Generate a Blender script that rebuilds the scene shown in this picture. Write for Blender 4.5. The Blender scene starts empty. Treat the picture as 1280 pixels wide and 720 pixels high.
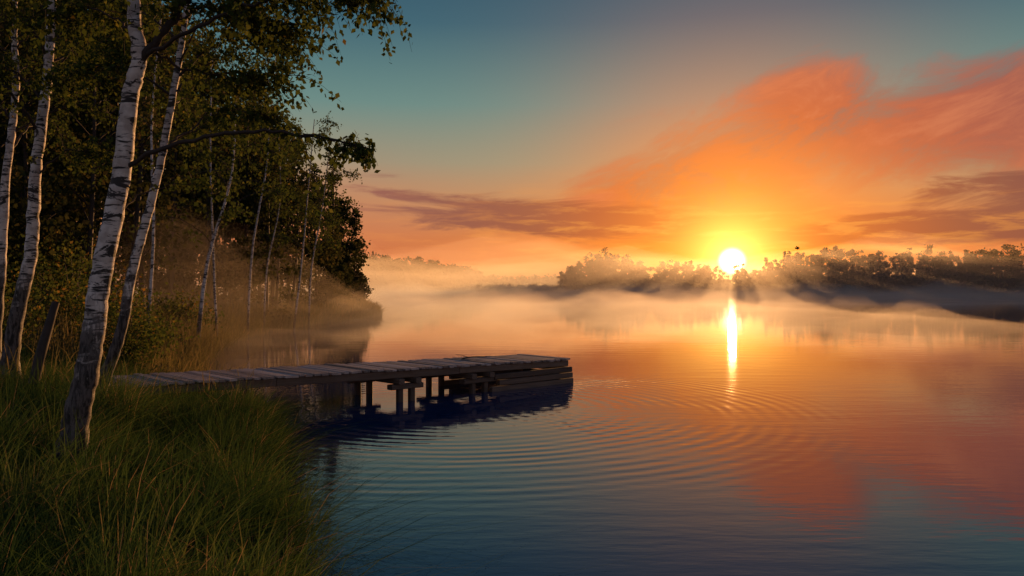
import bpy, math, random
import numpy as np
from mathutils import Vector
random.seed(7); rng=np.random.default_rng(11)
sc=bpy.context.scene
sc.view_settings.view_transform='Standard'; sc.view_settings.look='None'; sc.view_settings.exposure=0
CH=2.2; F=995.0; HY=362.0
def P(px,py,d): return np.array([(px-640)/F*d,d,CH-(py-HY)/F*d])
def s2l(c): return tuple(((v/255)/12.92 if v/255<=0.04045 else ((v/255+0.055)/1.055)**2.4) for v in c)+(1.0,)
# ---------------------------------------------------------------- node helper
class E:
    def __init__(s,nt,v): s.nt=nt; s.v=v
    def _m(s,op,*a):
        n=s.nt.nodes.new('ShaderNodeMath'); n.operation=op
        for i,x in enumerate((s,)+a):
            if isinstance(x,E): s.nt.links.new(x.v,n.inputs[i])
            else: n.inputs[i].default_value=float(x)
        return E(s.nt,n.outputs[0])
    def __add__(s,o): return s._m('ADD',o)
    __radd__=__add__
    def __sub__(s,o): return s._m('SUBTRACT',o)
    def __rsub__(s,o): return (s*-1)+o
    def __mul__(s,o): return s._m('MULTIPLY',o)
    __rmul__=__mul__
    def __truediv__(s,o): return s._m('DIVIDE',o)
    def exp(s): return s._m('EXPONENT')
    def clamp(s): n=s._m('ADD',0.0); n.v.node.use_clamp=True; return n
    def sstep(s,a,b):
        n=s.nt.nodes.new('ShaderNodeMapRange'); n.interpolation_type='SMOOTHSTEP'
        s.nt.links.new(s.v,n.inputs[0]); n.inputs[1].default_value=a; n.inputs[2].default_value=b
        return E(s.nt,n.outputs[0])
def comb(nt,x,y,z):
    n=nt.nodes.new('ShaderNodeCombineXYZ')
    for i,v in enumerate((x,y,z)):
        if isinstance(v,E): nt.links.new(v.v,n.inputs[i])
        else: n.inputs[i].default_value=v
    return n.outputs[0]
def noise(nt,vec,scale,detail=5,rough=0.55,dist=0.0):
    n=nt.nodes.new('ShaderNodeTexNoise'); n.inputs['Scale'].default_value=scale
    n.inputs['Detail'].default_value=detail; n.inputs['Roughness'].default_value=rough; n.inputs['Distortion'].default_value=dist
    if vec is not None: nt.links.new(vec,n.inputs['Vector'])
    return E(nt,n.outputs[0])
def ramp(nt,fac,stops,interp='LINEAR'):
    n=nt.nodes.new('ShaderNodeValToRGB'); cr=n.color_ramp; cr.interpolation=interp
    while len(cr.elements)>1: cr.elements.remove(cr.elements[0])
    cr.elements[0].position=stops[0][0]; cr.elements[0].color=stops[0][1]
    for p,c in stops[1:]:
        e=cr.elements.new(p); e.color=c
    nt.links.new(fac.v,n.inputs[0]); return n.outputs[0]
def mix(nt,f,a,b,mode='MIX'):
    n=nt.nodes.new('ShaderNodeMix'); n.data_type='RGBA'; n.blend_type=mode
    ins=[n.inputs[0],n.inputs[6],n.inputs[7]]
    for i,v in zip(ins,(f,a,b)):
        if isinstance(v,E): v=v.v
        if isinstance(v,bpy.types.NodeSocket): nt.links.new(v,i)
        else: i.default_value=v
    return n.outputs[2]
# ---------------------------------------------------------------- sky
SAZ=math.radians(15.45); SEL=math.radians(1.95)
SD=Vector((math.sin(SAZ)*math.cos(SEL),math.cos(SAZ)*math.cos(SEL),math.sin(SEL)))
w=bpy.data.worlds.new("World"); sc.world=w; w.use_nodes=True; nt=w.node_tree; nt.nodes.clear()
tc=nt.nodes.new('ShaderNodeTexCoord'); sp=nt.nodes.new('ShaderNodeSeparateXYZ'); nt.links.new(tc.outputs['Generated'],sp.inputs[0])
X,Y,Z=[E(nt,sp.outputs[i]) for i in range(3)]
az=X._m('ARCTAN2',Y)*57.2958
el=Z._m('ARCSINE')*57.2958
elp=el._m('MAXIMUM',0.0)
dot=(X*SD.x+Y*SD.y+Z*SD.z)._m('MINIMUM',1.0)
th=dot._m('ARCCOSINE')*57.2958
base=ramp(nt,(elp/45).clamp(),[(0,s2l((200,90,48))),(0.08,s2l((212,124,68))),(0.14,s2l((194,144,98))),(0.20,s2l((150,150,124))),
   (0.29,s2l((104,138,132))),(0.41,s2l((62,100,114))),(0.6,s2l((20,54,88))),(1,s2l((14,36,72)))])
anti=ramp(nt,(elp/45).clamp(),[(0,s2l((164,128,122))),(0.15,s2l((172,148,142))),(0.35,s2l((134,144,158))),(0.6,s2l((86,106,134))),(1,s2l((50,76,114)))])  # sky opposite the sun, brightened out of view as added foreground fill
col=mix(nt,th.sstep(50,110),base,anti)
a=math.radians(24)
n1=noise(nt,comb(nt,(X*math.cos(a)+Z*math.sin(a))*6,Y*5,(Z*math.cos(a)-X*math.sin(a))*14),1.0,7,0.64,0.5)
n2=noise(nt,comb(nt,X*5,Y*5,Z*38),1.0,6,0.64,0.6)
n3=noise(nt,comb(nt,X*12,Y*12,Z*85),1.0,5,0.62,0.3)
def G(ac,ec,ra,re):
    u=(az-ac)/ra; v=(el-ec)/re
    return ((u*u+v*v)*-1).exp()
big=G(9.5,6.6,5.5,2.4)*0.9+G(15,8.8,6,3.0)+G(20.5,12.4,4.2,2.8)*1.05+G(27,10.2,5.5,3.2)+G(33,11.2,5,3.2)+G(42,9,9,4)
bigc=1-(big*-1.5).exp()
mb=(bigc+(n1-0.5)*2.1).sstep(0.22,1.02)*(bigc*3).clamp()
lowc=G(0,5.2,8,1.3)+G(9,4.6,7,1.3)+G(32,5.4,6.5,1.7)*1.5+G(25,3.6,9,1.1)*1.1+G(-9,7.2,5,1.8)*0.6+G(50,5,14,2.5)
ml=(lowc.clamp()+(n2-0.5)*2.6).sstep(0.42,0.95)*(lowc*2.5).clamp()
gen=(n1.sstep(0.52,0.75))*(th.sstep(38,60))*0.5
gq=th/11.5
glow=(gq*gq*-1).exp()
col=mix(nt,(glow*0.85).clamp(),col,s2l((255,130,30)))
ccol=ramp(nt,(th/32).clamp(),[(0,s2l((255,160,50))),(0.16,s2l((240,122,42))),(0.34,s2l((208,98,50))),(0.52,s2l((180,86,62))),(0.75,s2l((144,76,70))),(1,s2l((104,64,76)))])
ccol=mix(nt,n1.sstep(0.5,0.70)*0.5,ccol,s2l((228,132,86)),'MIX')
ccol=mix(nt,(1-n1.sstep(0.38,0.54))*0.6,ccol,s2l((112,70,72)),'MIX')
col=mix(nt,mb*0.9,col,ccol)
lcol=ramp(nt,(th/28).clamp(),[(0,s2l((255,150,50))),(0.2,s2l((206,98,44))),(0.5,s2l((150,82,62))),(0.8,s2l((112,70,70))),(1,s2l((120,76,76)))])
col=mix(nt,ml*0.88,col,lcol)
col=mix(nt,(n3.sstep(0.48,0.66))*G(15,4.0,22,2.4)*0.6,col,s2l((250,160,70)))
col=mix(nt,gen,col,s2l((112,88,104)))
col=mix(nt,G(-13,5.5,11,4.5)*0.38,col,s2l((190,112,92)))
def addglow(col,f,c,k):
    n=nt.nodes.new('ShaderNodeVectorMath'); n.operation='SCALE'; n.inputs[0].default_value=c[:3]; nt.links.new((f*k).v,n.inputs['Scale'])
    m=nt.nodes.new('ShaderNodeVectorMath'); m.operation='ADD'; nt.links.new(col,m.inputs[0]); nt.links.new(n.outputs[0],m.inputs[1]); return m.outputs[0]
col=addglow(col,(th*(-1/4.2)).exp(),(1,0.36,0.02),0.85)
col=addglow(col,(th*(-1/1.6)).exp(),(1,0.64,0.14),3.0)
col=addglow(col,1-th.sstep(0.2,1.1),(1,0.85,0.45),8)
sky=nt.nodes.new('ShaderNodeTexSky'); sky.sky_type='NISHITA'; sky.sun_disc=False; sky.sun_elevation=SEL; sky.sun_rotation=SAZ
b1=nt.nodes.new('ShaderNodeBackground'); b1.inputs[1].default_value=0.003; nt.links.new(sky.outputs[0],b1.inputs[0])
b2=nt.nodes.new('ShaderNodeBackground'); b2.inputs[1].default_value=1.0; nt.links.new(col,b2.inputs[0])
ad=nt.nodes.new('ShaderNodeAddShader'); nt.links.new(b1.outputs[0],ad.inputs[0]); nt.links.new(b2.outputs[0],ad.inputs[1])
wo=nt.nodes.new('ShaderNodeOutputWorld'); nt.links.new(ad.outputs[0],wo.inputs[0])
w.cycles.sampling_method='MANUAL'; w.cycles.sample_map_resolution=1024
# sun lamp
sl=bpy.data.lights.new('sun','SUN'); sl.energy=5.0; sl.angle=math.radians(0.5); sl.color=(1,0.47,0.16)
LE=math.radians(3.2); SL=Vector((math.sin(SAZ)*math.cos(LE),math.cos(SAZ)*math.cos(LE),math.sin(LE)))
so=bpy.data.objects.new('sun',sl); sc.collection.objects.link(so); so.rotation_euler=SL.to_track_quat('Z','Y').to_euler()
# ---------------------------------------------------------------- materials
def newmat(name):
    m=bpy.data.materials.new(name); m.use_nodes=True; nt=m.node_tree; nt.nodes.clear()
    o=nt.nodes.new('ShaderNodeOutputMaterial'); return m,nt,o
def attr(nt,name='rnd'):
    n=nt.nodes.new('ShaderNodeAttribute'); n.attribute_name=name; return E(nt,n.outputs['Fac'])
def leafmat(name,stops,transl=0.45):
    m,nt,o=newmat(name); c=ramp(nt,attr(nt),stops)
    d=nt.nodes.new('ShaderNodeBsdfDiffuse'); 
    nt.links.new(c,d.inputs['Color'])
    t=nt.nodes.new('ShaderNodeBsdfTranslucent'); nt.links.new(c,t.inputs[0])
    mx=nt.nodes.new('ShaderNodeMixShader'); mx.inputs[0].default_value=transl
    nt.links.new(d.outputs[0],mx.inputs[1]); nt.links.new(t.outputs[0],mx.inputs[2]); nt.links.new(mx.outputs[0],o.inputs[0]); return m
M_leaf=leafmat('birch_leaf',[(0,(0.03,0.048,0.012,1)),(0.6,(0.075,0.10,0.022,1)),(0.9,(0.15,0.15,0.03,1)),(1,(0.28,0.15,0.03,1))])
M_for=leafmat('forest_leaf',[(0,(0.026,0.034,0.012,1)),(0.6,(0.062,0.066,0.022,1)),(1,(0.13,0.095,0.035,1))],0.4)
M_far=leafmat('far_leaf',[(0,(0.025,0.024,0.013,1)),(1,(0.06,0.045,0.02,1))],0.35)
M_grass=leafmat('grass_blade',[(0,(0.026,0.056,0.013,1)),(0.6,(0.068,0.115,0.028,1)),(0.88,(0.14,0.16,0.04,1)),(1,(0.32,0.21,0.09,1))],0.32)
M_reed=leafmat('reed_blade',[(0,(0.08,0.075,0.03,1)),(0.6,(0.17,0.14,0.05,1)),(1,(0.30,0.20,0.09,1))],0.4)
def principled(nt,o,rough=0.8):
    d=nt.nodes.new('ShaderNodeBsdfPrincipled'); d.inputs['Roughness'].default_value=rough; d.inputs['Specular IOR Level'].default_value=0.3
    nt.links.new(d.outputs[0],o.inputs[0]); return d
def objc(nt,sx,sy,sz):
    t=nt.nodes.new('ShaderNodeTexCoord'); m=nt.nodes.new('ShaderNodeMapping'); m.inputs['Scale'].default_value=(sx,sy,sz)
    nt.links.new(t.outputs['Object'],m.inputs[0]); return m.outputs[0]
def bump(nt,h,d,strength,dist):
    b=nt.nodes.new('ShaderNodeBump'); b.inputs['Strength'].default_value=strength; b.inputs['Distance'].default_value=dist
    nt.links.new(h.v,b.inputs['Height']); nt.links.new(b.outputs[0],d.inputs['Normal'])
# bark
m,nt,o=newmat('birch_bark'); d=principled(nt,o,0.7); M_bark=m
nA=noise(nt,objc(nt,4,4,32),1.0,4,0.6); nB=noise(nt,objc(nt,9,9,9),1.0,3,0.6); nC=noise(nt,objc(nt,3.5,3.5,7),1.0,4,0.65,1.0)
nD=noise(nt,objc(nt,30,30,6),1.0,4,0.7)
c=mix(nt,nB.sstep(0.3,0.7),(0.42,0.35,0.30,1),(0.70,0.63,0.56,1))
c=mix(nt,nA.sstep(0.56,0.61),c,(0.035,0.03,0.028,1))
c=mix(nt,nC.sstep(0.54,0.58),c,(0.04,0.034,0.03,1))
hh=attr(nt,'rnd')
low=(hh*-1+nD*1.8+nC*2.1).sstep(0.2,0.75)
c=mix(nt,low,c,mix(nt,nD.sstep(0.4,0.6),(0.02,0.017,0.015,1),(0.12,0.10,0.09,1)))
nt.links.new(c,d.inputs['Base Color']); bump(nt,nD*0.6+nA*-0.5,d,0.6,0.015)
m,nt,o=newmat('twig_bark'); d=principled(nt,o,0.8); M_twig=m
nn=noise(nt,objc(nt,20,20,20),1.0,3); nt.links.new(mix(nt,nn,(0.02,0.015,0.012,1),(0.07,0.05,0.04,1)),d.inputs['Base Color'])
m,nt,o=newmat('ground_soil'); d=principled(nt,o,0.95); M_ground=m
nn=noise(nt,objc(nt,1.5,1.5,1.5),1.0,6,0.7); nt.links.new(ramp(nt,nn,[(0.3,(0.015,0.018,0.008,1)),(0.55,(0.035,0.04,0.015,1)),(0.75,(0.06,0.045,0.025,1))]),d.inputs['Base Color']); bump(nt,nn,d,0.8,0.1)
def woodmat(name,c0,c1,c2):
    m,nt,o=newmat(name); d=principled(nt,o,0.6)
    t=nt.nodes.new('ShaderNodeTexCoord'); mp=nt.nodes.new('ShaderNodeMapping'); nt.links.new(t.outputs['UV'],mp.inputs[0]); mp.inputs['Scale'].default_value=(1.5,45,1)
    g=noise(nt,mp.outputs[0],1.0,6,0.65,0.4); g2=noise(nt,objc(nt,2.5,2.5,2.5),1.0,4,0.6)
    r=attr(nt)
    c=ramp(nt,(g*0.7+r*0.35+g2*0.15-0.1).clamp(),[(0.2,c0),(0.5,c1),(0.8,c2)])
    nt.links.new(c,d.inputs['Base Color']); bump(nt,g,d,0.6,0.01); return m
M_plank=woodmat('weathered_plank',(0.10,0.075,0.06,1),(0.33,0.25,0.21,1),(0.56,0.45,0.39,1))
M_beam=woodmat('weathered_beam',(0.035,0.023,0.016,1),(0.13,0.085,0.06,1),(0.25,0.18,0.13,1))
# water
m,nt,o=newmat('lake_water'); M_water=m
t=nt.nodes.new('ShaderNodeTexCoord'); spx=nt.nodes.new('ShaderNodeSeparateXYZ'); nt.links.new(t.outputs['Object'],spx.inputs[0])
wx,wy=E(nt,spx.outputs[0]),E(nt,spx.outputs[1])
def ring(cx,cy,wl,r0,r1,amp,dist=0.4):
    dx=wx-cx; dy=wy-cy; r=(dx*dx+dy*dy)._m('SQRT')
    wob=noise(nt,t.outputs['Object'],0.25,2)*dist
    s=((r+wob)*(6.2832/wl))._m('SINE')
    env=r.sstep(r0-1.8,r0)*(1-r.sstep(r1-2.4,r1))
    return s*env*amp
am=noise(nt,objc(nt,0.45,0.45,1),1.0,3).sstep(0.32,0.62)*0.85+0.15
side=((wx*1.0+2.5)).sstep(-3.0,3.5)*0.75+0.25
rg=ring(-1.0,14.8,0.30,3.0,7.6,0.0019)*am*side+ring(1.6,14.5,0.25,1.0,4.2,0.0006)*am
sw=noise(nt,objc(nt,0.5,1.6,1),1.0,3,0.5)*0.004
dist2=(wy*-0.03+1.4).clamp()
fine=noise(nt,objc(nt,1.8,6,1),1.0,3,0.55)*0.0020*dist2
b=nt.nodes.new('ShaderNodeBump'); b.inputs['Strength'].default_value=1; b.inputs['Distance'].default_value=1.0
nt.links.new((rg+sw+fine).v,b.inputs['Height'])
gl=nt.nodes.new('ShaderNodeBsdfGlossy'); gl.inputs['Roughness'].default_value=0.02; gl.inputs['Color'].default_value=(0.97,0.96,0.96,1)
df=nt.nodes.new('ShaderNodeBsdfDiffuse'); df.inputs[0].default_value=(0.003,0.032,0.10,1)
fr=nt.nodes.new('ShaderNodeFresnel'); fr.inputs[0].default_value=1.65
nt.links.new(b.outputs[0],gl.inputs['Normal']); nt.links.new(b.outputs[0],fr.inputs['Normal'])
mx=nt.nodes.new('ShaderNodeMixShader'); nt.links.new(fr.outputs[0],mx.inputs[0]); nt.links.new(df.outputs[0],mx.inputs[1]); nt.links.new(gl.outputs[0],mx.inputs[2]); nt.links.new(mx.outputs[0],o.inputs[0])
# ---------------------------------------------------------------- mesh helper
class MB:
    def __init__(s): s.V=[];s.Q=[];s.M=[];s.R=[];s.n=0
    def add(s,V,Q,mi=0,R=0.5):
        V=np.asarray(V,float).reshape(-1,3); Q=np.asarray(Q,int).reshape(-1,4)
        s.V.append(V); s.Q.append(Q+s.n); s.M.append(np.full(len(Q),mi)); 
        s.R.append(np.broadcast_to(np.asarray(R,float),(len(V),)).copy()); s.n+=len(V)
    def obj(s,name,mats,smooth=(),parent=None,origin=None):
        V=np.concatenate(s.V);Q=np.concatenate(s.Q);M=np.concatenate(s.M);R=np.concatenate(s.R)
        if origin is not None: V=V-np.array(origin)
        me=bpy.data.meshes.new(name); me.vertices.add(len(V)); me.vertices.foreach_set('co',V.ravel())
        me.loops.add(len(Q)*4); me.loops.foreach_set('vertex_index',Q.ravel().astype(np.int32))
        me.polygons.add(len(Q)); me.polygons.foreach_set('loop_start',(np.arange(len(Q))*4).astype(np.int32))
        me.polygons.foreach_set('loop_total',np.full(len(Q),4,dtype=np.int32))
        me.polygons.foreach_set('material_index',M.astype(np.int32))
        sm=np.isin(M,list(smooth)); me.polygons.foreach_set('use_smooth',sm)
        at=me.attributes.new('rnd','FLOAT','POINT'); at.data.foreach_set('value',R)
        for m in mats: me.materials.append(m)
        me.update(calc_edges=True); 
        ob=bpy.data.objects.new(name,me); sc.collection.objects.link(ob)
        if origin is not None: ob.location=origin
        if parent: ob.parent=parent
        return ob
def spline(pts,n):
    pts=np.asarray(pts,float); k=len(pts); ts=np.linspace(0,k-1,n); out=[]
    for t in ts:
        i=min(int(t),k-2); f=t-i
        p0=pts[max(i-1,0)];p1=pts[i];p2=pts[i+1];p3=pts[min(i+2,k-1)]
        out.append(0.5*((2*p1)+(-p0+p2)*f+(2*p0-5*p1+4*p2-p3)*f*f+(-p0+3*p1-3*p2+p3)*f**3))
    return np.array(out)
def tube(mb,pts,rad,seg=6,mi=0,R=None,rough=0.0):
    pts=np.asarray(pts,float); n=len(pts); T=np.gradient(pts,axis=0); T/=np.linalg.norm(T,axis=1)[:,None]+1e-9
    ref=np.array([0.0,1.0,0.0]) if abs(T[0][1])<0.8 else np.array([1.0,0,0])
    A=np.cross(T,ref); A/=np.linalg.norm(A,axis=1)[:,None]+1e-9; B=np.cross(T,A)
    an=np.linspace(0,2*np.pi,seg,endpoint=False); rad=np.asarray(rad,float)
    rr=rad[:,None]*(1+rough*rng.normal(size=(n,seg)))
    V=pts[:,None,:]+rr[:,:,None]*(np.cos(an)[None,:,None]*A[:,None,:]+np.sin(an)[None,:,None]*B[:,None,:])
    i=np.arange(n-1)[:,None]*seg; j=np.arange(seg)[None,:]; j2=(j+1)%seg
    Q=np.stack([i+j,i+j2,i+seg+j2,i+seg+j],-1).reshape(-1,4)
    if R is None: R=5.0
    else: R=np.repeat(R,seg)
    mb.add(V.reshape(-1,3),Q,mi,R)
def leaves(mb,C,size,mi,R=None,down=0.0,wf=0.36):
    C=np.asarray(C,float).reshape(-1,3); n=len(C); 
    if n==0: return
    size=np.broadcast_to(size,(n,))*rng.uniform(0.7,1.25,n)
    a=rng.normal(size=(n,3)); a[:,2]-=down; a/=np.linalg.norm(a,axis=1)[:,None]
    b=np.cross(a,rng.normal(size=(n,3))); b/=np.linalg.norm(b,axis=1)[:,None]
    s=size[:,None]
    V=np.stack([C,C+a*s*0.4+b*s*wf,C+a*s,C+a*s*0.4-b*s*wf],1).reshape(-1,3)
    Q=np.arange(n*4).reshape(n,4)
    if R is None: R=rng.uniform(0,1,n)
    mb.add(V,Q,mi,np.repeat(R,4))
# ---------------------------------------------------------------- shorelines / terrain
LP=np.array([(-1.65,6.3),(-2.25,7.6),(-2.95,9.3),(-3.3,11),(-4.0,12.6),(-5.6,14.2),(-7.4,17.5),(-9.8,24),(-12.2,33),(-13.2,42),(-12.8,52),(-11.9,60),(-11.6,66),(-13,74),(-16.5,88),(-24,110),(-45,150),(-110,220),(-260,330),
   (-800,420),(-900,-60),(60,-60),(50,-12),(14,-3),(5,0.2),(2,1.4),(0.4,2.6),(-0.8,3.9),(-1.4,5.0)],float)
def farpt(px,d): return ((px-640)/F*d,d)
RP=np.array([farpt(703,330),farpt(760,325),farpt(850,330),farpt(930,320),farpt(1010,300),farpt(1120,285),farpt(1280,262),farpt(1500,240),farpt(2200,210),(900,60),(2500,60),(2500,2500),(60,2500),farpt(715,500),farpt(705,370)],float)
FP=np.array([(-2500,480),farpt(400,470),farpt(520,500),farpt(600,560),farpt(655,600),farpt(720,700),(90,2500),(-2500,2500)],float)
def sdf(p,poly):
    d2=np.full(len(p),1e18); ins=np.zeros(len(p),bool)
    for i in range(len(poly)):
        a=poly[i];b=poly[(i+1)%len(poly)]; ab=b-a; t=np.clip(((p-a)@ab)/(ab@ab),0,1); q=a+t[:,None]*ab
        d2=np.minimum(d2,((p-q)**2).sum(1))
        c=((a[1]>p[:,1])!=(b[1]>p[:,1])); 
        xi=(b[0]-a[0])*(p[:,1]-a[1])/(b[1]-a[1]+1e-12)+a[0]; ins^=(c&(p[:,0]<xi))
    d=np.sqrt(d2); return np.where(ins,d,-d)
def hgt(p):
    p=np.asarray(p,float).reshape(-1,2); s=np.maximum(np.maximum(sdf(p,LP),sdf(p,RP)),sdf(p,FP))
    s=s+0.18*np.sin(p[:,0]*2.1+p[:,1]*1.3)+0.1*np.sin(p[:,0]*4.7-p[:,1]*3.9)
    z=np.interp(s,[-40,-6,-1,0,0.5,2,4,8,40,200],[-3,-2,-0.4,0,0.28,0.58,0.95,1.1,1.8,3.5])
    return z+0.05*np.sin(p[:,0]*1.7)*np.sin(p[:,1]*1.9)*(s>0.3)
N=420; u=np.linspace(-1,1,N); gx=np.sinh(u*7.2)/np.sinh(7.2)*2600; gx=gx-4; gy=np.sinh(np.linspace(-0.55,1,N)*6.6)/np.sinh(6.6)*2600+9
GX,GY=np.meshgrid(gx,gy); pp=np.stack([GX.ravel(),GY.ravel()],1); zz=hgt(pp)
mb=MB(); i=np.arange(N-1)[:,None]*N; j=np.arange(N-1)[None,:]
mb.add(np.column_stack([pp,zz]),np.stack([i+j,i+j+1,i+N+j+1,i+N+j],-1).reshape(-1,4)); mb.obj('ground',[M_ground],(0,))
mb=MB(); mb.add([(-2600,-400,0),(2600,-400,0),(2600,2600,0),(-2600,2600,0)],[(0,1,2,3)]); mb.obj('lake_water',[M_water])
# ---------------------------------------------------------------- grass
def blades(mb,pts,h,wd,lean,mi=0,R=None,dirb=None):
    n=len(pts); z=hgt(pts)-0.03; base=np.column_stack([pts,z])
    ang=rng.uniform(0,2*np.pi,n); ld=np.stack([np.cos(ang),np.sin(ang),np.zeros(n)],1)
    ld[:,0]+=0.35
    if dirb is not None: ld[:,:2]+=dirb
    la=np.abs(rng.normal(0,lean,n))+0.1
    fa=rng.uniform(0,np.pi,n); wv=np.stack([np.cos(fa),np.sin(fa)*0.6,np.zeros(n)],1)
    V=[]
    for t,wk in ((0,1),(0.35,0.95),(0.7,0.7),(1.0,0.12)):
        up=h*(t-0.45*la*t*t*t); c=base+ld*(h*la*t*t)[:,None]; c[:,2]+=np.maximum(up,0.02*t)
        V+= [c-wv*(wd*wk/2)[:,None],c+wv*(wd*wk/2)[:,None]]
    V=np.stack(V,1).reshape(-1,3); k=np.arange(n)[:,None,None]*8
    Q=(k+np.array([[0,1,3,2],[2,3,5,4],[4,5,7,6]])[None]).reshape(-1,4)
    if R is None: R=np.clip(rng.beta(2,2.6,n),0,1)
    mb.add(V,Q,mi,np.repeat(R,8))
def clump(p,f): return 0.5+0.25*(np.sin(p[:,0]*f+1.3*np.sin(p[:,1]*f*0.7))+np.sin(p[:,1]*f*1.2+1.7*np.sin(p[:,0]*f*0.9+2)))
mb=MB(); n=150000
p=np.column_stack([rng.uniform(-11,1.5,n),rng.uniform(3.2,17,n)])
vis=(np.abs(p[:,0]/p[:,1])<0.74); s=sdf(p,LP); k=(s>-0.02)&vis&((s<5)|(rng.uniform(size=n)<0.5)); p=p[k]
nt_=420; tc_=np.column_stack([rng.uniform(-9,0.5,nt_),rng.uniform(3.6,15,nt_)]); st=sdf(tc_,LP); tc_=tc_[(st>0.05)&(np.abs(tc_[:,0]/tc_[:,1])<0.72)]
edge=[]
for i in range(0,5):
    a_,b_=LP[i],LP[i+1]
    for t in np.linspace(0,1,9): edge.append(a_+(b_-a_)*t+rng.normal(0,0.12,2)+np.array([-0.22,-0.1]))
tc_=np.concatenate([tc_,np.array(edge)])
tp=[];td=[];thh=[];tr=[]
for c_ in tc_:
    m_=int(rng.uniform(110,230)); o_=rng.normal(0,0.13,(m_,2)); tp.append(c_+o_); td.append(o_/0.13*0.9); hb=rng.uniform(0.4,0.95); thh.append(hb*rng.uniform(0.6,1.1,m_)); tr.append(np.clip(rng.uniform(0.1,0.85)+rng.normal(0,0.14,m_),0,0.95))
def dkf(p): 
    d=np.hypot(p[:,0]+6.6,p[:,1]-12.6); return np.clip(0.25+d*0.2,0.25,1)
cl=clump(p,2.1); n=len(p)
h=(0.20+0.38*cl)*rng.uniform(0.6,1.2,n)*dkf(p)
R=np.clip(rng.beta(2,3.2,n)*0.75+0.3*(cl-0.3),0,0.9); dry=rng.uniform(size=n)<0.05; R[dry]=1
blades(mb,p,h,rng.uniform(0.005,0.010,n),0.5,0,R)
tp=np.concatenate(tp);td=np.concatenate(td);thh=np.concatenate(thh)*dkf(tp);tr=np.concatenate(tr); tr[rng.uniform(size=len(tr))<0.04]=1
blades(mb,tp,thh,rng.uniform(0.005,0.011,len(tp)),0.6,0,tr,td)
mb.obj('grass',[M_grass])
mb=MB(); pts=[]
for i in range(4,16):
    a=LP[i];b=LP[i+1]; L=np.hypot(*(b-a)); m_=int(min(L,40)*260)
    t=rng.uniform(size=m_)[:,None]; q=a+(b-a)*t; nrm=np.array([-(b-a)[1],(b-a)[0]])/L
    pts.append(q+nrm*(rng.uniform(0,1,m_)**1.4*3.8-0.5)[:,None]+rng.normal(0,0.15,(m_,2)))
p=np.concatenate(pts); dd=np.hypot(p[:,0]+6.6,p[:,1]-13.2)
p=p[dd>2]; n=len(p); cl=clump(p,0.9)
blades(mb,p,(0.4+0.95*cl)*rng.uniform(0.6,1.2,n),0.012+p[:,1]*0.0005,0.3,0,np.clip(rng.beta(2,2.5,n),0,1)); mb.obj('shore_reeds',[M_reed])
# ---------------------------------------------------------------- birches
def twig(mb,start,dirv,L,lsize,step=0.03,droop=1.2,r=0.0035,leafmi=2,twmi=1):
    n=6; pts=[start]; dv=np.array(dirv,float); dv/=np.linalg.norm(dv)
    for i in range(n):
        dv=dv+np.array([0,0,-droop/n])+rng.normal(0,0.10,3); dv/=np.linalg.norm(dv); pts.append(pts[-1]+dv*L/n)
    pts=np.array(pts); tube(mb,pts,np.linspace(r,r*0.35,len(pts)),3,twmi)
    m_=max(2,int(L/step)); t=rng.uniform(0.12,1,m_)*(len(pts)-1); i=np.minimum(t.astype(int),len(pts)-2); f=(t-i)[:,None]
    C=pts[i]*(1-f)+pts[i+1]*f+rng.normal(0,lsize*0.45,(m_,3)); leaves(mb,C,lsize,leafmi,np.clip(rng.beta(2,2.6,m_),0,1),down=0.9)
def branch(mb,pts,r0,r1,ntw,tL,t0=0.25,lsize=0.058,step=0.03,mi=1,droop=1.4,sub=True,up=0.2):
    P_=spline(pts,max(8,len(pts)*5)); P_[1:-1]+=rng.normal(0,0.012,(len(P_)-2,3)); tube(mb,P_,np.linspace(r0,r1,len(P_)),6,mi)
    T=np.gradient(P_,axis=0)
    for k in range(ntw):
        t=t0+(1-t0)*rng.uniform()**0.8; i=min(int(t*(len(P_)-1)),len(P_)-1)
        d=T[i]/np.linalg.norm(T[i])*rng.uniform(0.2,1.0)+rng.normal(0,0.6,3); d[2]=abs(d[2])*0.3+up
        L=tL*rng.uniform(0.5,1.25)
        twig(mb,P_[i],d,L,lsize,step,droop)
        if sub:
            for _ in range(2):
                d2=d+rng.normal(0,0.6,3); twig(mb,P_[i]+rng.normal(0,0.02,3),d2,L*0.6,lsize,step,droop)
def birch(trunk,r0,r1,branches,name='birch_tree',seg=12,auto=0,crown0=0.45,lsize=0.055,autoL=1.6,step=0.035,tL=0.6,ntw=14,flare=0.55):
    mb=MB(); T=spline(trunk,max(24,len(trunk)*10)); n=len(T)
    T[1:-1,:2]+=rng.normal(0,r0*0.05,(n-2,2))
    rad=np.linspace(r0,r1,n); hh=T[:,2]-T[0,2]; rad=rad*(1+flare*np.exp(-np.maximum(hh,0)/0.22)); 
    tube(mb,T,rad,seg,0,hh,0.03)
    for bspec in branches: branch(mb,**bspec)
    for k in range(auto):
        t=crown0+(1-crown0)*((k+rng.uniform())/auto); i=min(int(t*(n-1)),n-2); a_=rng.uniform(0,2*np.pi); L=autoL*(1.15-0.75*((t-crown0)/(1-crown0)))*rng.uniform(0.7,1.2)
        dv=np.array([math.cos(a_),math.sin(a_),0])
        p0=T[i]; pts=[p0,p0+dv*L*0.35+np.array([0,0,L*0.3]),p0+dv*L*0.75+np.array([0,0,L*0.42]),p0+dv*L*1.05+np.array([0,0,L*0.25])]
        branch(mb,pts,max(rad[i]*0.35,0.008),0.004,ntw,tL,0.2,lsize,step)
    return mb.obj(name,[M_bark,M_twig,M_leaf],(0,1),origin=tuple(T[0]))
def bp(*a): return [P(*q) for q in a]
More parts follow.
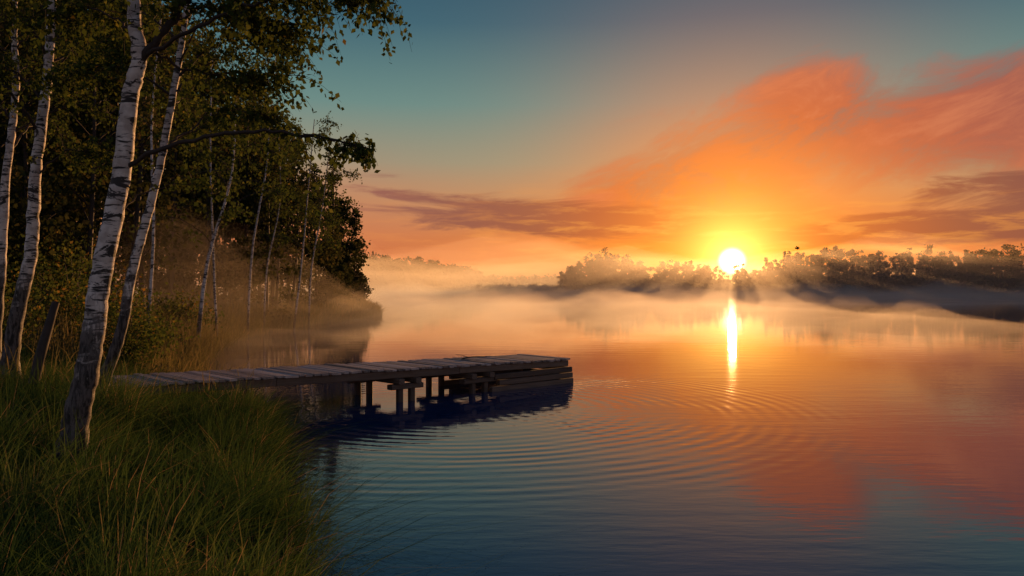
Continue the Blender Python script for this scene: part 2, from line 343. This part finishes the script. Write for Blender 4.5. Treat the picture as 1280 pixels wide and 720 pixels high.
B=[dict(pts=bp((160,208,7),(200,186,6.95),(260,170,6.9),(330,163,6.8),(388,172,6.8),(430,178,6.7),(466,188,6.7)),r0=0.024,r1=0.004,ntw=0,tL=0.3),
   dict(pts=bp((360,168,6.8),(400,172,6.75),(440,180,6.7),(470,190,6.7)),r0=0.008,r1=0.004,ntw=19,tL=0.24,t0=0.2,droop=2.2,up=0.0,step=0.024),
   dict(pts=bp((372,168,6.8),(385,195,6.8),(396,230,6.8),(400,262,6.8)),r0=0.005,r1=0.002,ntw=14,tL=0.15,t0=0.1,droop=2.0,up=0.0,step=0.022,sub=False),
   dict(pts=bp((172,85,7),(205,38,7),(240,-10,7.1),(290,-90,7.2),(330,-200,7.3)),r0=0.045,r1=0.015,ntw=26,tL=0.7,t0=0.3),
   dict(pts=bp((178,72,7),(235,40,6.8),(300,10,6.7),(360,-5,6.6),(430,-12,6.5),(470,-5,6.5)),r0=0.022,r1=0.004,ntw=34,tL=0.45,t0=0.35,droop=2.0),
   dict(pts=bp((235,-10,7),(300,-60,6.9),(370,-65,7.0),(445,-40,7.0)),r0=0.025,r1=0.004,ntw=54,tL=0.95,t0=0.2,droop=2.3),
   dict(pts=bp((190,62,7),(240,90,7.2),(300,95,7.3),(350,100,7.3)),r0=0.014,r1=0.003,ntw=24,tL=0.55,t0=0.3),
   dict(pts=bp((205,35,7),(260,10,7.6),(320,30,7.8),(370,45,7.8)),r0=0.02,r1=0.003,ntw=36,tL=0.65,t0=0.25),
   dict(pts=bp((212,178,6.95),(255,150,7.2),(300,138,7.4),(345,150,7.5)),r0=0.010,r1=0.002,ntw=20,tL=0.5,t0=0.35,droop=2.0),
   dict(pts=bp((168,-30,7),(100,-60,7.2),(30,-40,7.4),(-40,0,7.6)),r0=0.02,r1=0.003,ntw=34,tL=0.8,t0=0.25,droop=2),
   dict(pts=bp((165,-60,7),(110,-120,6.4),(60,-110,6.0),(10,-80,5.8)),r0=0.02,r1=0.003,ntw=26,tL=0.9,t0=0.3,droop=2),
   dict(pts=bp((168,40,7),(140,20,7.2),(100,10,7.4),(60,30,7.5)),r0=0.012,r1=0.003,ntw=18,tL=0.5,t0=0.3,droop=2),
   dict(pts=bp((152,262,7),(190,236,7.3),(240,232,7.5),(290,250,7.7)),r0=0.008,r1=0.002,ntw=7,tL=0.3,t0=0.5),
]
birch([P(82,600,7),P(97,520,7),P(114,440,7),P(126,350,7),P(150,230,7),P(163,120,7),P(174,70,7),P(166,0,7),P(170,-140,7),P(190,-330,7.1),P(200,-520,7.1)],0.112,0.028,B,auto=14,crown0=0.68,seg=18,flare=0.75)
B=[dict(pts=bp((206,185,10),(240,165,10.2),(290,160,10.3),(330,190,10.4)),r0=0.018,r1=0.003,ntw=16,tL=0.6,t0=0.3),
   dict(pts=bp((222,95,10),(262,60,10),(320,50,10),(372,80,10)),r0=0.02,r1=0.003,ntw=28,tL=0.7,t0=0.25),
   dict(pts=bp((215,120,10),(170,90,10),(120,85,10),(80,110,10)),r0=0.018,r1=0.003,ntw=24,tL=0.7,t0=0.3)]
birch([P(122,492,10),P(150,420,10),P(168,330,10),P(190,250,10),P(207,170,10),P(226,60,10),P(236,-20,10),P(250,-220,10),P(255,-450,10)],0.07,0.02,B,auto=16,crown0=0.5)
B=[dict(pts=bp((45,220,11),(80,190,11),(120,190,11),(150,215,11)),r0=0.018,r1=0.003,ntw=20,tL=0.6,t0=0.3),
   dict(pts=bp((55,130,11),(20,90,11),(-20,80,11),(-60,100,11)),r0=0.018,r1=0.003,ntw=20,tL=0.7,t0=0.3),
   dict(pts=bp((58,110,11),(90,60,10.6),(130,50,10.3),(160,80,10)),r0=0.018,r1=0.003,ntw=30,tL=0.8,t0=0.3,droop=2)]
birch([P(12,478,11),P(20,400,11),P(38,320,11),P(45,210,11),P(60,90,11),P(66,-10,11),P(84,-250,11),P(90,-480,11)],0.105,0.03,B,auto=18,crown0=0.48,seg=14)
birch([P(-8,450,12.5),P(2,330,12.5),P(8,220,12.5),P(20,110,12.5),P(18,0,12.5),P(30,-300,12.5)],0.08,0.03,[],auto=18,crown0=0.45)
for (xb,yb,xt,yt,dd,r) in [(246,395,278,215,27,0.085),(272,392,268,180,30,0.055),(183,402,196,150,24,0.06),(309,392,326,190,37,0.07),(366,386,384,240,44,0.07),(386,388,404,255,47,0.06),(330,392,342,250,40,0.05)]:
    b0=P(xb,yb,dd); b0[2]=hgt([b0[:2]])[0]-0.05; t0=P(xt,yt,dd); top=b0+(t0-b0)*1.5
    q1=b0+(top-b0)*0.33+np.array([rng.normal(0,0.22),0,0]); q2=b0+(top-b0)*0.66+np.array([rng.normal(0,0.3),0,0])
    birch([b0,q1,q2,top],r,0.02,[],auto=12,crown0=0.42,lsize=0.13,step=0.12,tL=0.9,ntw=9,autoL=2.2,seg=8,flare=0.3)
# ---------------------------------------------------------------- forest mass
def tree(mb,x,y,H,cw,nl,ls,kind=0,trunk=True,low=0.22,z=None):
    z=hgt([(x,y)])[0]-0.1 if z is None else z
    top=np.array([x+rng.normal(0,H*0.03),y+rng.normal(0,H*0.03),z+H]); b0=np.array([x,y,z])
    if trunk:
        tube(mb,spline([b0,(b0+top)/2+np.array([rng.normal(0,H*0.015),0,0]),top],8),np.linspace(H*0.011,0.02,8),5,1)
    nc=max(10,nl//45); t=low+(1-low)*rng.uniform(0,1,nc)**0.9
    prof=(np.sin(np.pi*np.clip((t-low)/(1-low),0.02,1)**0.75)**0.7) if kind==0 else (1.02-(t-low)/(1-low))
    a_=rng.uniform(0,2*np.pi,nc); rr=cw*prof*rng.uniform(0.25,1.05,nc)
    C=b0+(top-b0)*t[:,None]; E_=C+np.stack([np.cos(a_)*rr,np.sin(a_)*rr,(0.25 if kind==0 else -0.12)*rr],1)
    if trunk:
        for q in range(0,nc,2): tube(mb,np.array([C[q]-[0,0,rr[q]*0.3],(C[q]+E_[q])/2,E_[q]]),[H*0.003,H*0.002,H*0.001],3,1)
    per=nl//nc; sg=cw*(0.17 if kind==0 else 0.13)
    L=(E_[:,None,:]+rng.normal(0,1,(nc,per,3))*np.array([sg,sg,sg*0.55])).reshape(-1,3)
    R=np.clip(np.repeat(rng.uniform(0.05,0.75,nc),per)+rng.normal(0,0.12,nc*per),0,1)
    leaves(mb,L,ls,0,R,0.3,0.4)
mb=MB(); cnt=0
def left_top(px): return np.interp(px,[-400,200,260,330,360,400,430,460],[-60,-40,20,110,150,195,240,300])
tries=0
while cnt<78 and tries<9000:
    tries+=1
    d=rng.uniform(16,76); px=rng.uniform(-160,446); x=(px-640)/F*d
    s=sdf(np.array([[x,d]]),LP)[0]
    if s<2.2 or (d<26 and s<5.0): continue
    yt=left_top(px)+abs(rng.normal(0,26)); H=(HY-yt)/F*d+CH-1.2
    if H<4.5: continue
    H=min(H,19)
    kind=1 if rng.uniform()<0.4 else 0
    tree(mb,x,d,H,H*(0.17 if kind==0 else 0.15)+0.5,int(1900),0.13+d*0.003,kind,low=rng.uniform(0.12,0.35)); cnt+=1
for (px,yt,d,k) in [(442,258,73,1),(426,262,71,0),(408,192,62,1),(388,215,58,0),(364,164,52,1),(345,178,50,0),(333,140,44,1),(432,310,70,1),(418,275,66,1),(447,335,73,0),(396,205,60,1),(436,300,70,0),(410,300,62,0),(424,325,66,0)]:
    x=(px-640)/F*d; H=(HY-yt)/F*d+CH-0.8; tree(mb,x,d,H,H*(0.13 if k else 0.15)+0.5,2400,0.22,k,low=0.04)
print('forest trees',cnt)
for k in range(60):
    d=rng.uniform(20,75); px=rng.uniform(-150,430); x=(px-640)/F*d
    if sdf(np.array([[x,d]]),LP)[0]<4: continue
    tree(mb,x,d,rng.uniform(2,4.5),1.8,700,0.22,0,low=0.02)
for k in range(50):
    x=rng.uniform(-70,-22); d=rng.uniform(35,90)
    if sdf(np.array([[x,d]]),LP)[0]<6: continue
    tree(mb,x,d,rng.uniform(12,18),3.4,900,0.55,0,low=0.03)
mb.obj('forest',[M_for,M_twig],(1,))
def bush(cx,cy,H,W,n,ls,name='leafy_bush'):
    mb=MB(); z=hgt([(cx,cy)])[0]-0.05
    for k in range(26):
        a_=rng.uniform(0,2*np.pi); e=np.array([cx+math.cos(a_)*W*rng.uniform(0.2,1),cy+math.sin(a_)*W*rng.uniform(0.2,1),z+H*rng.uniform(0.35,1)])
        b0=np.array([cx+rng.normal(0,0.1),cy+rng.normal(0,0.1),z]); m_=(b0+e)/2+np.array([0,0,H*0.15]); pts=spline([b0,m_,e],6)
        tube(mb,pts,np.linspace(0.014,0.004,6),3,1)
        C=pts[rng.integers(1,6,n//26)]+rng.normal(0,W*0.16,(n//26,3)); leaves(mb,C,ls,0,np.clip(rng.uniform(0.35,0.98)+rng.normal(0,0.1,len(C)),0,1),0.4)
    mb.obj(name,[M_leaf,M_twig],(1,))
bush(-8.8,18.5,1.9,1.3,3800,0.085); bush(-8.1,16.5,1.3,0.9,2600,0.07); bush(-10.8,19.5,2.6,1.5,3800,0.09); bush(-12.6,30,1.8,1.5,2500,0.12); bush(-9.6,14.8,1.6,1.2,2600,0.08); bush(-15.6,27,3.0,2.0,3200,0.13)
# ---------------------------------------------------------------- far shores
mb=MB()
prof_x=[690,705,722,745,762,785,800,830,860,900,940,975,1000,1040,1075,1100,1150,1200,1240,1280,1500,2200]
prof_y=[348,338,328,318,313,326,332,328,328,334,334,324,314,310,317,319,315,314,315,308,296,250]
for k in range(640):
    px=700+rng.uniform()*(1400-700) if k>60 else rng.uniform(702,800); 
    d=np.interp(px,[700,850,1010,1280,1500],[334,334,304,266,246])+rng.uniform(2,26)
    yt=np.interp(px,prof_x,prof_y)+rng.normal(0,1.8); H=((HY-yt)/F*d+CH-0.6)*rng.uniform(0.6,1.06)
    if H<2: continue
    kd=1 if rng.uniform()<0.55 else 0
    tree(mb,(px-640)/F*d,d,H,min(H*0.14+0.6,2.1) if kd else H*0.16+0.8,330,0.70,kd,trunk=False,low=0.02)
for k in range(380):
    px=700+rng.uniform()*(1420-700); d=np.interp(px,[700,850,1010,1280,1500],[334,334,304,266,246])+rng.uniform(0,8)
    tree(mb,(px-640)/F*d,d,rng.uniform(3,7),2.6,140,1.0,0,trunk=False,low=0.0)
mb.obj('far_shore_trees',[M_far,M_twig])
mb=MB()
for k in range(320):
    px=rng.uniform(380,715); d=np.interp(px,[380,520,600,655,715],[480,505,565,605,700])+rng.uniform(2,60)
    yt=np.interp(px,[380,470,520,580,610,640,670,700],[318,322,326,336,347,348,346,344]); H=((HY-yt)/F*d+CH)*rng.uniform(0.6,1.05)
    tree(mb,(px-640)/F*d,d,H,H*0.25+1,220,1.8,0,trunk=False,low=0.02)
for k in range(90):
    px=rng.uniform(600,702); d=rng.uniform(350,370); H=rng.uniform(2.0,4.5)
    tree(mb,(px-640)/F*d,d,H,2.4,160,0.9,0,trunk=False,low=0.0,z=-0.2)
mb.obj('distant_tree_line',[M_far,M_twig])
# ---------------------------------------------------------------- dock
dock=bpy.data.objects.new('wooden_dock',None); sc.collection.objects.link(dock)
A0=np.array([-6.9,11.10,0.0]); A1=np.array([1.37,18.9,0.0])
dv=(A1-A0); DL=np.linalg.norm(dv); dv/=DL; nv=np.array([-dv[1],dv[0],0]); WD=1.6
def dz(s): return 0.78-0.21*(s/DL)
def box(mb,c,ax,ay,az_,hx,hy,hz,mi,R,bev=0.008):
    ring=[(-hy+bev,-hz),(hy-bev,-hz),(hy,-hz+bev),(hy,hz-bev),(hy-bev,hz),(-hy+bev,hz),(-hy,hz-bev),(-hy,-hz+bev)]
    V=[]
    for sx in (-hx,hx):
        for (y,z) in ring: V.append(c+ax*sx+ay*y+az_*z)
    Q=[(i,(i+1)%8,8+(i+1)%8,8+i) for i in range(8)]
    for o_ in (0,8): Q+=[(o_+0,o_+1,o_+2,o_+7),(o_+7,o_+2,o_+3,o_+6),(o_+6,o_+3,o_+4,o_+5)]
    mb.add(V,Q,mi,R); return V
def uvbox(ob):
    me=ob.data; uv=me.uv_layers.new(name='UVMap'); 
    nv_=len(me.vertices); co=np.empty(nv_*3); me.vertices.foreach_get('co',co); co=co.reshape(-1,3)
    li=np.empty(len(me.loops),dtype=np.int32); me.loops.foreach_get('vertex_index',li)
    U=np.zeros((nv_,2))
    for k in range(nv_//16):
        s=slice(k*16,k*16+16); c=co[s]; ax=c[8]-c[0]; L=np.linalg.norm(ax); ax=ax/L; rel=c-c[0]; u_=rel@ax; r_=rel-u_[:,None]*ax
        U[s,0]=u_+k*3.7; U[s,1]=(np.linalg.norm(r_,axis=1))+k*1.31
    uv.data.foreach_set('uv',U[li].ravel())
UP=np.array([0,0,1.0])
mb=MB(); s=0.0
while s<DL-0.05:
    wdt=rng.uniform(0.12,0.175); sc_=s+wdt/2; ang=rng.normal(0,0.014); ax=nv*math.cos(ang)+dv*math.sin(ang); ay=dv*math.cos(ang)-nv*math.sin(ang)
    tilt=rng.normal(0,0.03); az_=UP+dv*tilt; 
    c=A0+dv*sc_+nv*(WD/2+rng.normal(0,0.015))+UP*(dz(sc_)-0.02+rng.normal(0,0.006))
    box(mb,c,ax,ay,az_,WD/2+0.03+rng.uniform(-0.03,0.06),wdt/2-0.013,0.019,0,rng.uniform(-0.15,1.15),0.005); s+=wdt
ob=mb.obj('deck_planks',[M_plank],parent=dock); uvbox(ob)
mb=MB()
slope=dv*DL+UP*(dz(DL)-dz(0)); slope/=np.linalg.norm(slope); sup=np.cross(slope,nv); sup=sup if sup[2]>0 else -sup
def beam(s0,s1,off,top,hh,ww,R=0.5,j=0.0):
    sm=(s0+s1)/2; c=A0+dv*sm+nv*off+UP*(dz(sm)-top-hh/2); box(mb,c,slope,nv,sup,(s1-s0)/2,ww/2,hh/2,0,R,0.01)
for off in (0.06,WD/2,WD-0.06):
    beam(0,3.9,off,0.045,0.14,0.07,rng.uniform()); beam(3.91,8.0,off,0.043,0.15,0.07,rng.uniform()); beam(8.01,DL-0.02,off,0.045,0.14,0.07,rng.uniform())
def cross(s0,z,hh=0.14,ww=0.16,ext=0.12,R=0.4):
    c=A0+dv*s0+nv*WD/2+UP*z; box(mb,c,nv,dv,UP,WD/2+ext,ww/2,hh/2,0,R,0.015)
off_s=DL-10.27
for s0,wl in ((1.4,0.4),(5.55+off_s,0.34),(7.45+off_s,0.42)):
    zt=dz(s0)-0.19; zb=zt-0.115
    cross(s0-wl*0.6,zt-0.055,hh=0.11,ww=0.13); cross(s0+wl*0.6,zt-0.055,hh=0.11,ww=0.13)
    for off in (0.05,WD-0.05):
        c=A0+dv*s0+nv*off+UP*(zb-0.05); box(mb,c,dv,nv,UP,wl*1.1,0.09,0.05,0,rng.uniform()*0.6,0.015)
        for sg in (-0.42,0.42):
            c=A0+dv*(s0+wl*sg)+nv*off+UP*((zb-0.105)/2-0.35); box(mb,c,UP,dv,nv,(zb-0.105)/2+0.35,0.055,0.06,0,0.1,0.015)
for k,(zz_,l0) in enumerate(((0.315,2.45),(0.18,2.3),(0.045,2.5))):
    for off in (-0.02,WD+0.02):
        c=A0+dv*(DL-l0/2)+nv*off+UP*zz_; box(mb,c,dv,nv,UP,l0/2+0.02*k,0.06,0.06,0,rng.uniform(),0.012)
    c=A0+dv*(DL-0.03)+nv*WD/2+UP*(zz_+0.003); box(mb,c,nv,dv,UP,WD/2-0.085,0.05,0.055,0,rng.uniform(),0.012)
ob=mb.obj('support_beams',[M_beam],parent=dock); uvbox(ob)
mb=MB(); q=A0+dv*(DL-2.4)+nv*1.1+UP*(dz(8.9)+0.02); tube(mb,spline([q,q+dv*0.35+UP*0.02,q+dv*0.75+UP*0.0],6),np.linspace(0.018,0.008,6),5,0); tube(mb,spline([q+dv*0.2+UP*0.01,q+dv*0.1+nv*0.1+UP*0.06,q-dv*0.02+nv*0.2+UP*0.08],5),np.linspace(0.01,0.004,5),4,0); mb.obj('driftwood_stick',[M_twig],(0,))
mb=MB(); tube(mb,spline([P(42,480,9.5),P(52,440,9.6),P(62,405,9.7),P(70,378,9.8)],8),np.linspace(0.065,0.045,8),8,0,rough=0.05); mb.obj('broken_tree_stump',[M_twig],(0,))
# ---------------------------------------------------------------- mist banks (uneven-topped fog bodies lying on the water)
def lump(x,y,s,ph=0.0):
    x=x/s;y=y/s
    return 0.5+0.5*(0.5*np.sin(x*1.9+1.7*np.sin(y*1.1+ph)+ph)+0.3*np.sin(y*2.7+1.9*np.sin(x*1.3+ph*2))+0.2*np.sin(x*5.1+y*4.3+2*np.sin(y*3.7+ph)))
def mist(x0,x1,y0,y1,nx,ny,h0,h1,ls,dens,g=0.6,ph=0.0,vr=2.2,ur=8,col=(0.99,0.88,0.76,1)):  # warm scatter colour stands in for orange sunlight on white mist
    m,nt,o=newmat('mist_volume'); v=nt.nodes.new('ShaderNodeVolumeScatter'); v.inputs['Color'].default_value=col; v.inputs['Density'].default_value=dens; v.inputs['Anisotropy'].default_value=g
    nt.links.new(v.outputs[0],o.inputs['Volume'])
    xs=np.linspace(x0,x1,nx); ys=np.linspace(y0,y1,ny); XX,YY=np.meshgrid(xs,ys); u_=(XX-x0)/(x1-x0); v_=(YY-y0)/(y1-y0)
    ed=np.clip(np.minimum(np.minimum(u_,1-u_)*ur,np.minimum(v_*vr,(1-v_)*8)),0,1); ed=ed*ed*(3-2*ed)
    H=0.03+ed*(h0+(h1-h0)*lump(XX,YY,ls,ph)**1.5)
    mb=MB(); top=np.stack([XX,YY,H],-1).reshape(-1,3); bot=np.stack([XX,YY,np.full_like(H,0.01)],-1).reshape(-1,3); n_=nx*ny
    i=np.arange(ny-1)[:,None]*nx; j=np.arange(nx-1)[None,:]; q=np.stack([i+j,i+j+1,i+nx+j+1,i+nx+j],-1).reshape(-1,4)
    Q=[q,q[:,::-1]+n_]
    bd=[k for k in range(nx)]+[nx*r+nx-1 for r in range(1,ny)]+[nx*(ny-1)+k for k in range(nx-2,-1,-1)]+[nx*r for r in range(ny-2,0,-1)]
    bd=np.array(bd); b2=np.roll(bd,-1); Q.append(np.stack([bd+n_,b2+n_,b2,bd],1))
    mb.add(np.concatenate([top,bot]),np.concatenate(Q)); return mb.obj('mist',[m],(0,))
mist(-600,600,130,520,70,34,9,20,32,0.0025,0.62,0.4,5)
mist(-420,420,110,345,110,36,0.6,6.0,11,0.010,0.5,1.3)
mist(-60,34,24,119,60,50,0.15,2.8,4.0,0.022,0.5,2.2)
mist(-60,-6,20,125,40,40,4,10,9,0.0062,0.55,3.1,5,4)
# ---------------------------------------------------------------- camera
cam=bpy.data.cameras.new('camera'); cam.lens=28; cam.sensor_width=36; cam.clip_end=6000; cam.clip_start=0.05
co=bpy.data.objects.new('camera',cam); sc.collection.objects.link(co); co.location=(0,0,CH); co.rotation_euler=(math.radians(90+0.115),0,0); sc.camera=co
